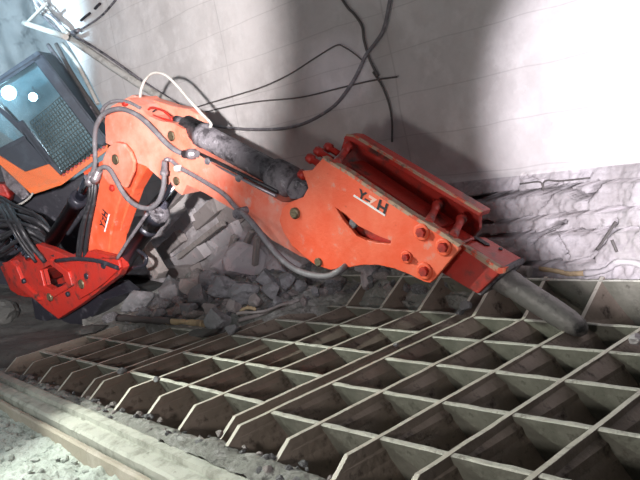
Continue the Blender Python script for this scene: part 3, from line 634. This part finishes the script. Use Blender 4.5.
# logs at the far edge of the grate
def log(pts, r, m, lab, name='timber_log'):
    bm = bmesh.new(); sp = spline(pts, 8); tube(bm, sp, [r * (1 + .2 * noise.noise(Vector((i * .6, r * 50, 2)))) for i in range(len(sp))], 9)
    for v in bm.verts: v.co += .012 * noise.noise_vector(v.co * 9)
    return tag(link(name, bm, m), lab, 'timber')
def g(x, y, z): return on(x, y, 2, z)
log([g(118, 318, .05), g(150, 320, .06), g(172, 321, .06)], .035, CABLE, 'dark round log at the foot of the rubble below the lower boom')
log([g(168, 322, .05), g(185, 322, .06), g(204, 323, .05)], .028, WOODY, 'short yellowish splintered log at the far edge of the left grate')
log([g(238, 321, .05), g(258, 315, .06), g(282, 306, .08), g(300, 300, .09)], .018, WOODG, 'grey log lying along the rubble edge behind the middle grate')
log([g(236, 314, .12), g(262, 311, .12), g(288, 303, .13)], .012, WOODG, 'thinner grey log on top of the one behind the middle grate')
log([g(240, 312, .12), g(248, 308, .16), g(256, 309, .14)], .015, WOODY, 'small yellowish splinter near the large pale rock')
log([on(316, 302, 1, 1.95), on(326, 294, 1, 1.98), on(334, 287, 1, 2.02)], .018, WOODY, 'small brown splinter standing at the corner of the grate')
log([on(540, 269, 1, 2.17), on(556, 271, 1, 2.16), on(572, 274, 1, 2.15), on(590, 272, 1, 2.16)], .016, WOODY, 'pale splintered timber along the wall foot behind the chisel')
log([on(585, 273, 1, 2.15), on(605, 270, 1, 2.16), on(622, 262, 1, 2.17), on(645, 266, 1, 2.17)], .022, SLAB, 'pale chunk of timber at the wall foot by the right edge')
log([on(440, 254, 1, 2.12), on(490, 263, 1, 2.13), on(530, 272, 1, 2.13)], .04, WOODG, 'dark timber rail along the wall foot behind the hammer head')

# ------------------------------------------------------------ rocks
def rock(x, y, how, r, lab, m=ROCK, flat=(1, .9, .75), seed=1, grp=None, name='rock', sub=3):
    c_ = how(x, y) if callable(how) else (on(x, y, 2, how[1]) if how[0] == 'z' else on(x, y, 1, how[1]))
    bm = rock_bm(r, seed, flat, sub); rot = Matrix.Rotation(seed * 1.3, 4, 'Z') @ Matrix.Rotation(seed * .7 % .6 - .3, 4, 'X')
    bmesh.ops.transform(bm, matrix=rot, verts=bm.verts); bmesh.ops.translate(bm, verts=bm.verts, vec=c_)
    return tag(link(name, bm, m), lab, 'rock', grp)
rock(139, 301, ('z', .12), .20, 'flat-topped grey rock left of the others, right beside the machine base', seed=3, flat=(1.15, .8, .65))
rock(218, 322, ('z', .09), .125, 'large pale grey rock resting on the far edge of the grate', seed=5, flat=(1.1, .9, 1.0))
rock(205, 333, ('z', .05), .10, 'dark flat rock wedged on the grate in front of the large pale rock', ROCKD, (1.5, .5, .5), seed=8)
rock(232, 330, ('z', .03), .07, 'small grey rock right of the large pale rock on the grate', seed=9)
rock(172, 291, ('z', .17), .21, 'big rounded grey boulder behind the flat-topped rock', seed=12, flat=(1, .8, .9))
rock(200, 298, ('z', .16), .15, 'angular grey rock leaning right of the rounded boulder', seed=14, flat=(.7, .8, 1.0))
rock(222, 288, ('z', .24), .17, 'grey rock below the pale fractured boulder', seed=16)
rock(250, 262, ('y', 2.15), .30, 'large pale fractured boulder under the hanging hose', SLAB, (1.1, .6, .9), seed=18)
rock(226, 264, ('y', 2.15), .22, 'pale blocky rock left of the large fractured boulder', SLAB, (.9, .7, 1), seed=20)
rock(290, 262, ('y', 2.2), .24, 'pale cracked rock half hidden under the hammer', SLAB, (1.2, .6, .8), seed=22)
rock(245, 291, ('z', .25), .15, 'bluish grey rock in the middle of the rubble heap', seed=24)
for k, (x, y, z, rr_, lab) in enumerate(((160, 314, .08, .08, 'small grey rock at the foot of the boulders, left'), (188, 310, .10, .10, 'grey rock in front of the angular leaning rock'), (256, 301, .17, .09, 'grey stone just below the bluish rock'), (270, 291, .22, .10, 'grey stone right of the bluish rock'),
    (263, 279, .3, .11, 'pale stone under the fractured boulder, right side'), (234, 306, .14, .09, 'grey stone above the large pale rock on the grate'), (286, 281, .26, .10, 'grey stone left of the hanging hose bottom'), (301, 286, .2, .08, 'grey stone right below the bottom of the hanging hose'),
    (210, 309, .11, .08, 'grey stone touching the upper left of the large pale rock'), (277, 303, .14, .06, 'small stone near the right end of the thin grey logs'), (208, 280, .27, .12, 'grey rock wedged beneath the dark gap'), (190, 284, .22, .12, 'grey rock behind the angular leaning rock'), (315, 291, .15, .06, 'small stone near the corner splinter'))):
    rock(x, y, ('z', z), rr_, lab, (ROCK, SLABD)[k % 3 == 2], (1, .8, .9), seed=60 + k)
rock(466, 306, ('z', .07), .06, 'small grey rock standing on the grate below the hammer head', seed=26, flat=(1, .7, .8))
rock(460, 312, ('z', .03), .035, 'pebble at the foot of the small rock below the hammer head', seed=27)
rock(637, 340, ('z', .03), .05, 'pale rock on the grate at the right edge of the picture', SLAB, seed=28)
rock(396, 345, ('z', .015), .02, 'tiny grey stone lodged in the wide slot', seed=29)
rock(122, 371, ('z', .02), .035, 'small stone on the double bar of the left grate', seed=30); rock(157, 379, ('z', .015), .028, 'small stone on a cross bar of the left grate near the kerb', seed=31)
rock(375, 275, ('y', 2.2), .20, 'broad pale rock behind the bars under the hammer', SLAB, (1.6, .5, .7), seed=33)
rock(410, 285, ('y', 2.2), .14, 'grey rock behind the bars right under the hammer plate', SLAB, (1.4, .5, .7), seed=34)
rock(92, 330, ('z', .03), .12, 'dark low rock at the far left corner of the grate', ROCKD, (1.3, 1, .5), seed=35)
rock(-6, 318, ('z', .05), .30, 'big dark rock at the left edge below the machine base', ROCKD, (1.2, 1, .6), seed=36)
proto = []
for k in range(7):
    bm = rock_bm(1, 100 + k, (1, .9, .75), 2); me = bpy.data.meshes.new('rubble_rock'); bmesh.ops.recalc_face_normals(bm, faces=bm.faces); bm.to_mesh(me); bm.free(); me.materials.append(SLABD if k % 3 == 0 else ROCK); proto.append(me)
rr = random.Random(21)
for k in range(260):
    x = rr.uniform(-3.9, -.5); b = bnd(x); t = rr.random() ** 1.2; y = b + .05 + t * (2.3 - b)
    r = rr.choice((.025, .03, .035, .045, .06, .085)) * (1 + .3 * rr.random())
    o = bpy.data.objects.new('rubble_rock', proto[k % 7]); COL.objects.link(o)
    o.location = (x, y, mz(x, y) + r * .2); o.scale = (r, r * rr.uniform(.7, 1), r * rr.uniform(.7, 1.1)); o.rotation_euler = (rr.uniform(-.5, .5), rr.uniform(-.5, .5), rr.uniform(0, 6))
    tag(o, 'fist-sized grey stone among the rubble banked against the wall', 'rock', 'small stones on the rubble heap')
for k in range(110):
    s = rr.uniform(.2, 4.6); q = kp(s, 0, 0); x = q.x; y = q.y + rr.uniform(.02, .04 + .10 * s / 4.6 + .08)
    r = rr.choice((.010, .014, .02, .028))
    o = bpy.data.objects.new('crumb_stone', proto[k % 7]); COL.objects.link(o)
    o.location = (x, y, dz(x, y) + r * .5); o.scale = (r, r, r); o.rotation_euler = (rr.uniform(-.5, .5), rr.uniform(-.5, .5), rr.uniform(0, 6))
    tag(o, 'pebble in the dirt strip along the inner side of the kerb', 'pebble', 'pebbles in the kerb dirt')
STONE = mat('pale_stone', (.44, .47, .44), .95, bump=.5, bscale=3)
me2 = []
for me in proto[:3]: m2 = me.copy(); m2.materials.clear(); m2.materials.append(STONE); me2.append(m2)
for k in range(150):
    x = rr.uniform(-3.4, .3); y = -.76 - rr.random() ** 1.5 * 1.0; r = rr.choice((.008, .012, .018, .028)) * (1 + .3 * rr.random())
    o = bpy.data.objects.new('ground_stone', me2[k % 3]); COL.objects.link(o)
    o.location = (x, y, gz(x, y) + r * .25); o.scale = (r, r, r * .8); o.rotation_euler = (rr.uniform(-.4, .4), rr.uniform(-.4, .4), rr.uniform(0, 6))
    tag(o, 'pale stone on the ground outside the wooden plank', 'pebble', 'pale stones on the near ground')

# ------------------------------------------------------------ damp haze around the cab
hm = bpy.data.materials.new('damp_haze'); hm.use_nodes = True; nt = hm.node_tree; nt.nodes.clear()
ho = nt.nodes.new('ShaderNodeOutputMaterial'); hv = nt.nodes.new('ShaderNodeVolumeScatter'); hv.inputs['Density'].default_value = .13; hv.inputs['Color'].default_value = (.85, .95, 1, 1); hv.inputs['Anisotropy'].default_value = .2
nt.links.new(hv.outputs[0], ho.inputs['Volume'])
bm = bmesh.new(); box(bm, (-8.2, 1.0, 3.6), 3.9, 2.8, 4.2); tag(link('damp_haze', bm, hm), 'pale blue haze hanging around the operator cab', 'haze', kind='stuff')
# ------------------------------------------------------------ light
def spot(name, loc, at, power, col, deg, blend, size):
    l = bpy.data.lights.new(name, 'SPOT'); l.energy = power; l.color = col; l.spot_size = math.radians(deg); l.spot_blend = blend; l.shadow_soft_size = size
    o = bpy.data.objects.new(name, l); COL.objects.link(o); o.location = loc; o.rotation_euler = (Vector(at) - Vector(loc)).to_track_quat('-Z', 'Y').to_euler(); return o
def area(name, loc, at, power, col, size):
    l = bpy.data.lights.new(name, 'AREA'); l.energy = power; l.color = col; l.size = size
    o = bpy.data.objects.new(name, l); COL.objects.link(o); o.location = loc; o.rotation_euler = (Vector(at) - Vector(loc)).to_track_quat('-Z', 'Y').to_euler(); return o
spot('flood_arm', (2.4, -2.6, 1.65), (2.4 - 9.1, -2.6 + 3.9, 3.3), 3700, (1, .95, .96), 51, .45, .05)
spot('flood_right', (3.3, -2.4, 1.3), (1.5, 2.4, 1.2), 2150, (.96, .91, 1), 33, .45, .05)
spot('flood_grate', (-2.6, -1.6, 2.7), (.5, -.15, -.2), 640, (.94, 1, .90), 62, .5, .06)
spot('flood_ground', (-3.0, -2.7, 1.8), (-1.2, -1.0, -.2), 105, (.92, 1, .96), 84, .8, .12)
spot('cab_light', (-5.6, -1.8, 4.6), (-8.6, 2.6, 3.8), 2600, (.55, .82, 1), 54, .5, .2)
spot('added_heap_spot', (3.3, -2.6, 1.8), on(272, 262, 1, 2.1), 420, (.95, .90, 1), 13, .8, .04)  # spot added to brighten the rubble heap, no fixture behind it
spot('glint', (3.3, -2.6, 1.8), on(338, 72, 1, 2.48), 260, (.92, .86, 1), 6.5, 1, .03)  # narrow spot added only to make the pale patch on the wall
area('fill', (1.3, -3.0, .9), (.2, 1.5, 1.0), 36, (1, .93, .90), .35)
wd = bpy.data.worlds.new('world'); bpy.context.scene.world = wd; wd.use_nodes = True
wd.node_tree.nodes['Background'].inputs[0].default_value = (.9, .92, 1, 1); wd.node_tree.nodes['Background'].inputs[1].default_value = .10
sc = bpy.context.scene; sc.view_settings.view_transform = 'Standard'; sc.view_settings.look = 'None'; sc.view_settings.gamma = 1; sc.view_settings.exposure = 0.3; sc.view_settings.use_curve_mapping = False
